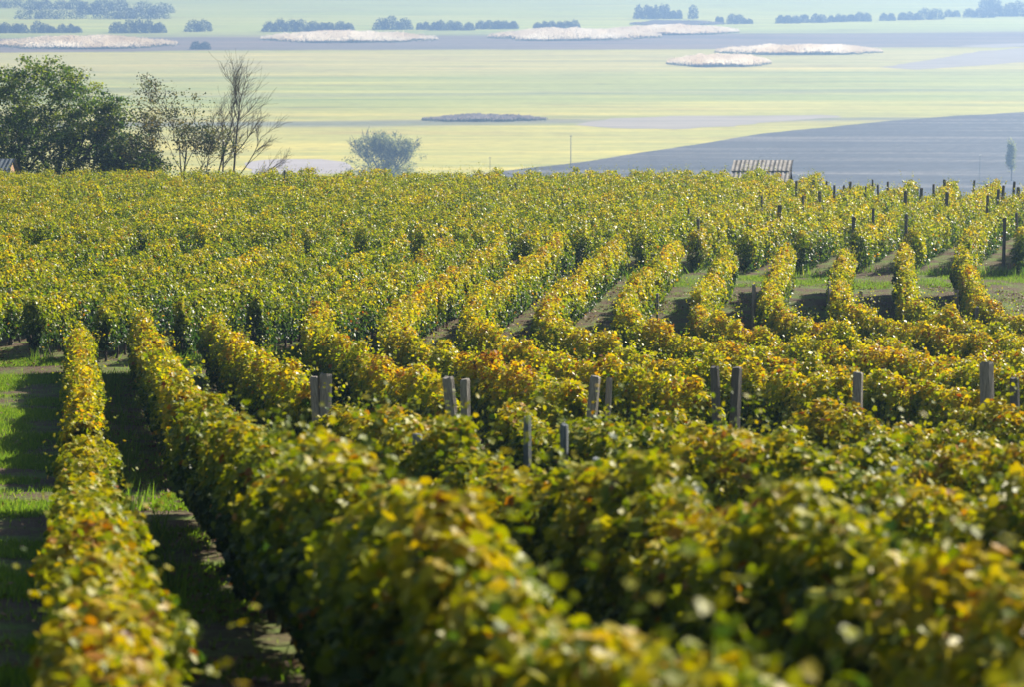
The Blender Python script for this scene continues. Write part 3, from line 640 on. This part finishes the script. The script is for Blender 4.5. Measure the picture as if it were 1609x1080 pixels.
tree(1589, 430 * K, 'narrow upright pale tree at the right edge before the ploughed field',
     [dict(p=(0, 0, -.1), d=(0, 0, 1), L=3.9, r=.09, lv=2, kw=dict(bend=.1, kids=(9, 11), up=.3, ratio=.36, spread=.55, rmin=.02, nseg=8))], M['willow'], M['palebark'], 47, 24, .22, 1.8, .22, .4)

# ------------------------------------------------------------------ far bushes on the plain
def bush(x0, x1, ytop, ybase, label, group='far bushes on the plain', name='bush', lobes=None, dense=1.0):
    xa, Y = plain(x0, ybase); xb, _ = plain(x1, ybase); W = (xb - xa); H = (ybase - ytop) / FPX * math.hypot(Y, CAMZ) * 1.02; xc = (xa + xb) / 2
    g = np.random.default_rng(int(x0 * 7 + ytop + 900)); nl = lobes or max(2, int(round(W / (H * .9)))); n = int(700 * dense)
    Ps = []; Ns = []
    for i in range(nl):
        cx = -W / 2 + W * (i + .5) / nl + g.normal(0, W / nl * .12); h = H * (1.0 if nl < 3 else .62 + .38 * math.sin(PI * (i + .5) / nl) ** .6) * (.86 + .2 * g.random()); rw = W / nl * .72
        v = unit(g.normal(0, 1, (n, 3))); v[:, 2] = np.abs(v[:, 2]); rr = .45 + .6 * g.random(n) ** .6
        Ps.append(np.stack([cx + v[:, 0] * rw * rr, v[:, 1] * max(rw, H * .5) * rr, v[:, 2] * h * rr], 1)); Ns.append(.5 * v + g.normal(0, .7, (n, 3)))
    P = np.concatenate(Ps); N = np.concatenate(Ns)
    sz = (.05 + .05 * g.random(len(P))) * H + .25
    root = empty(name, (xc, Y, 0), label, 'bush' if name == 'bush' else 'tree', group)
    link('crown', leaves_mesh('crown', P, N, g.normal(0, 1, P.shape), sz, g.random(len(P)), T_FAR), M['bush'], root)
    mb = MB(); mb.tube([(0, 0, -.1), (.1, 0, H * .35), (0, .1, H * .62)], [H * .04, H * .03, H * .015], 6); link('trunk', mb, M['bark'], root)
    return root
for i, q in enumerate([(28, 66, 9, 29), (62, 92, 13, 29), (88, 130, 11, 29), (150, 188, 10, 29), (184, 212, 11, 29), (205, 240, 9, 29), (232, 262, 12, 29)]):
    bush(*q, f'rounded bush, {ORD[i + 1]} from the left in the front line of the top left thicket', 'bushes of the top left thicket', lobes=1)
for i, q in enumerate([(-20, 34, -4, 12), (40, 80, -3, 14), (84, 128, -2, 14), (122, 156, 2, 22), (150, 200, -4, 16), (210, 270, 2, 20)]):
    bush(*q, f'hazy bush, {ORD[i + 1]} from the left in the back line of the top left thicket', 'bushes of the top left thicket', lobes=2)
for q, lab in [((-12, 34, 34, 51), 'hazy bush cut by the left edge below the thicket'), ((28, 82, 34, 51), 'wide hazy bush right of the one cut by the left edge'), ((78, 126, 38, 51), 'low tapering bush at the end of the left edge group'), ((172, 260, 31, 51), 'broad hazy bush alone below the top left thicket'),
               ((294, 333, 31, 49), 'single dome shaped bush right of the top left thicket'), ((302, 328, 64, 77), 'small blurred bush at the lower edge of the purple band'), ((415, 502, 30, 49), 'long dense bush above the pinkish reeds'), ((498, 555, 33, 49), 'thin tapering bush joined to the long dense one'),
               ((587, 646, 26, 46), 'darkest dome bush left of centre on the far edge'), ((654, 672, 34, 46), 'tiny bush just right of the darkest dome'), ((675, 742, 31, 47), 'ragged low bush right of centre left'), ((750, 813, 30, 45), 'smooth wide bush in the middle of the far edge'),
               ((838, 884, 32, 45), 'low bush left of the brightest reeds'), ((884, 910, 31, 45), 'small ragged bush above the brightest reeds'), ((1125, 1136, 25, 35), 'tiny round bush left of the round dark one'), ((1143, 1170, 22, 37), 'round dark bush right of the row of thin trees'), ((1166, 1182, 28, 37), 'small bush joined to the round dark one'),
               ((1222, 1256, 22, 36), 'first low bush of the right far hedge'), ((1258, 1296, 20, 35), 'wider second bush of the right far hedge'), ((1302, 1330, 22, 34), 'small third bush of the right far hedge'), ((1331, 1366, 18, 33), 'round fourth bush of the right far hedge'), ((1384, 1404, 20, 32), 'lone small bush between the hedge and its right part'),
               ((1412, 1446, 18, 31), 'low bush left of the taller one in the right far hedge'), ((1440, 1480, 12, 30), 'tall full bush in the right far hedge'), ((1485, 1505, 15, 26), 'small pale bush right of the tall full one'), ((1514, 1560, 12, 27), 'low bush at the foot of the top right clump'), ((1535, 1572, -4, 18), 'tallest bush of the top right clump'), ((1558, 1630, 3, 25), 'wide bush cut by the top right corner')]:
    bush(*q, lab)
for i, q in enumerate([(999, 1020, 8, 29), (1019, 1034, 9, 29), (1033, 1052, 8, 29), (1054, 1070, 14, 29)]):
    bush(*q, f'thin hazy tree, {ORD[i + 1]} from the left in the short row at the top', 'row of thin far trees', 'tree', 2, .8)
bush(1084, 1096, 9, 29, 'lone slim far tree right of the short row of thin trees', 'row of thin far trees', 'tree', 1, .7)

# ------------------------------------------------------------------ reed beds
def reeds(x0, x1, ytop, ybase, yback, label, plume, tilt=0.0, dense=1.0, H=1.4):
    """a reed bed: thousands of upright stems with plumes; front edge at ybase, back edge at yback (pixels of the valley floor)."""
    g = np.random.default_rng(int(x0 + ybase * 3 + 900)); xm = (x0 + x1) / 2; a = plain(xm, ybase); b = plain(xm, yback); Y0, Y1 = a[1], b[1]
    xa = plain(x0, ybase)[0]; xb = plain(x1, ybase)[0]; W = xb - xa; D = Y1 - Y0; H = H * K
    n = int(min(45000, W * D * 5 * dense)); u = g.random(n); v = g.random(n)
    lim = np.sin(np.clip(u, .0, 1) * PI) ** 1.2 * (.7 + .6 * nA(u * 9 + x0, u * 0 + 2)) + .22 * g.normal(0, 1, n); kp = np.abs(v - .5) * 2 < lim; u = u[kp]; v = v[kp]; n = len(u)
    X = xa + u * W + v * D * a[0] / a[1]; Y = Y0 + D * v + tilt * (u - .5) * W; h = H * (.75 + .4 * g.random(n)) * np.where(v < .22, .55 + .45 * g.random(n), 1) * (.25 + .75 * np.sin(np.clip(u, .02, .98) * PI) ** .5) * (.8 + .4 * nB(u * 16 + x0, v * 2))
    cx, cyy = X.mean(), Y.mean(); P = np.stack([X - cx, Y - cyy, np.zeros(n)], 1)
    tip = g.normal(0, .10, (n, 3)) + np.array([.08, 0, 1.0]); N = g.normal(0, 1, (n, 3)); N[:, 2] = 0
    tv = np.array([(0, .035, 0), (0, -.035, 0), (.80, -.030, 0), (.80, .030, 0)], float); k = 4
    def strip(t0, t1, w0, w1):
        tv = np.array([(t0, w0, 0), (t0, -w0, 0), (t1, -w1, 0), (t1, w1, 0)], float)
        Nn = unit(N); T = unit(tip - Nn * np.sum(tip * Nn, 1, keepdims=True)); B = np.cross(Nn, T)
        return (P[:, None, :] + T[:, None, :] * (h[:, None, None] * tv[None, :, 0:1]) + B[:, None, :] * tv[None, :, 1:2]).reshape(-1, 3)
    Vs = np.concatenate([strip(0, .72, .20, .22), strip(.70, 1.0, .36, .26)])
    F = np.arange(2 * n * 4).reshape(-1, 4); me = raw_mesh('reeds', Vs, F, 4, np.repeat(np.tile(np.clip(1.3 * nB(u * 7 + x0, v * 1.5 + 3) - .15 + g.normal(0, .05, n), 0, 1), 2), 4))
    me.polygons.foreach_set('material_index', np.repeat([0, 1], n).astype(np.int32))
    o = link('reeds', me, [M['reedgreen'], plume], None, (cx, cyy, 0)); return tag(o, label, None, 'reed beds on the plain', 'stuff')
reeds(-30, 285, 56, 77, 62, 'long reed bed with pale plumes at the left of the purple band', M['plume'], .06, 1.0)
reeds(405, 692, 50, 67, 54, 'pinkish plumed reed bed left of the middle', M['plume'], .0)
reeds(762, 1045, 46, 64, 49, 'brightest white plumed reed bed in the middle', M['plume'], .10)
reeds(940, 1165, 40, 55, 44, 'white plumed reed bed just behind the brightest one', M['plume'], .10)
reeds(1120, 1390, 68, 86, 76, 'long cream plumed reed bed at right', M['plume'], .02)
reeds(1045, 1214, 88, 105, 92, 'short green reed bed in front of the long cream one', M['plume'], .05)
reeds(662, 862, 178, 191, 185, 'dull reed strip along the ditch in the middle of the meadow', M['plume_dull'], .05, H=.9)
reeds(988, 1140, 28, 40, 35, 'grey reed strip below the short row of thin trees', M['plume_dull'], .05, .6, H=1.0)

# ------------------------------------------------------------------ poles on the plain
def pole(px, ytop, Y, label, lamp=False, H=None, r=.16):
    x, _, z = at(px, ytop, Y); gz = float(ground(x, Y)) + .1; H = z - gz
    root = empty('lamp_pole' if lamp else 'utility_pole', (x, Y, gz), label, 'pole'); mb = MB(); mb.tube([(0, 0, -.3), (0, 0, H * .5), (0, 0, H)], [r, r * .9, r * .75], 8); link('shaft', mb, M['post'] if not lamp else M['wire'], root)
    mb = MB()
    if lamp:
        mb.tube([(0, 0, H), (.05, 0, H + .12), (0, 0, H + .24)], [.12, .30, .1], 8); link('lamp', mb, M['lampwhite'], root)
    else:
        mb.box(-.6, .6, -.06, .06, H - .42, H - .32); link('crossarm', mb, M['post'], root)
        for sx in (-.34, .34):
            mb = MB(); mb.tube([(sx, 0, H - .32), (sx, 0, H - .24), (sx, 0, H - .14)], [.035, .05, .03], 6); link('insulator', mb, M['lampwhite'], root)
    return root
pole(897, 212, 452 * K, 'thin wooden pole standing on the meadow at the ploughed edge')
pole(770, 246, 440 * K, 'short thin pole just above the crest left of the tall pole', r=.10)
pole(1540, 244, 430 * K, 'thin pole with a white head before the ploughed field', True, r=.10)

# ------------------------------------------------------------------ small buildings
def corrugated(mb, p00, p10, p01, waves, amp, rows, thick=.02):
    """p00->p10 along the eave/ridge, p00->p01 down the slope; sheets overlap in `rows` courses."""
    A = Vector(p10) - Vector(p00); Dn = Vector(p01) - Vector(p00); nn = A.cross(Dn).normalized(); nn = nn if nn.z > 0 else -nn; n = waves * 8
    for r_ in range(rows):
        t0 = r_ / rows - (.0 if r_ == 0 else .02); t1 = (r_ + 1) / rows + .03; vs = []; fs = []
        for j, t in enumerate((t0, t1)):
            for i in range(n + 1):
                u = i / n; base = Vector(p00) + A * u + Dn * t + A * (.012 * (r_ % 2)); hgt = amp * math.cos(u * waves * 2 * PI) + (.055 if j == 1 else 0) + .012 * (i // 16 % 2)
                for th in (0, -thick): vs.append(base + nn * (hgt + th))
        m = 2 * (n + 1)
        for i in range(n):
            a = 2 * i; fs += [(a, a + 2, m + a + 2, m + a), (a + 1, m + a + 1, m + a + 3, a + 3), (m + a, m + a + 2, m + a + 3, m + a + 1), (a, a + 1, a + 3, a + 2)]
        mb.add(vs, fs)
def shed(px0, px1, yridge, Y, depth, drop, label, waves, rows, roofmat, wallmat, name, shift=-.2, front_door=True):
    x0, _, z0 = at(px0, yridge, Y); x1, _, _ = at(px1, yridge, Y); xc = (x0 + x1) / 2; W = x1 - x0; gz = float(ground(xc, Y)); H = z0 - gz
    root = empty(name, (xc, Y, gz), label, 'shed' if name == 'shed' else 'house'); mb = MB()
    corrugated(mb, (-W / 2, 0, H), (W / 2, 0, H), (-W / 2 + shift, -depth, H - drop), waves, .013, rows)
    corrugated(mb, (-W / 2, .06, H - .02), (W / 2, .06, H - .02), (-W / 2, depth, H - drop), waves, .013, rows)
    link('roof', mb, roofmat, root)
    mb = MB(); wy = depth - .25; e = H - drop - .02; hw = W / 2 - .18
    vs = [(-hw, -wy, -.4), (hw, -wy, -.4), (hw, wy, -.4), (-hw, wy, -.4), (-hw, -wy, e), (hw, -wy, e), (hw, wy, e), (-hw, wy, e), (-hw, 0, H - .12), (hw, 0, H - .12)]
    mb.add(vs, [(0, 1, 5, 4), (2, 3, 7, 6), (1, 2, 6, 9, 5), (3, 0, 4, 8, 7), (0, 3, 2, 1)]); link('wall', mb, wallmat, root)
    mb = MB(); mb.box(-.4, .4, -wy - .04, -wy + .02, 0, min(1.8, e - .15)); d = link('door', mb, M['door'], root)
    mb = MB(); mb.tube([(.28, -wy - .05, .95), (.28, -wy - .09, .95), (.34, -wy - .09, .95)], [.012] * 3, 5); link('handle', mb, M['wire'], d)
    return root
shed(1153, 1247, 251, 155, 1.9, 1.02, 'small shed with a grey corrugated roof behind the vine crest', 14, 2, M['sheet'], M['limewall'], 'shed', -.42)
shed(-75, 24, 249, 158, 1.6, 1.15, 'orange plastered hut with a blue grey corrugated roof at the left edge', 15, 2, M['bluesheet'], M['plaster'], 'house', -.35)

# ------------------------------------------------------------------ haze
mb = MB(); mb.box(-740, 740, -60, 3740, -1.5, CAMZ + 3.0)
hm = bpy.data.materials.new("haze"); hm.use_nodes = True; n = hm.node_tree.nodes; n.remove(n["Principled BSDF"])
pv = n.new("ShaderNodeVolumePrincipled"); pv.inputs["Color"].default_value = (*HAZE_COLOR, 1); pv.inputs["Density"].default_value = HAZE_DENSITY
pv.inputs["Anisotropy"].default_value = .65
hm.node_tree.links.new(pv.outputs[0], n["Material Output"].inputs["Volume"])
tag(link('haze', mb, hm), 'pale blue haze over the valley', None, None, 'stuff')
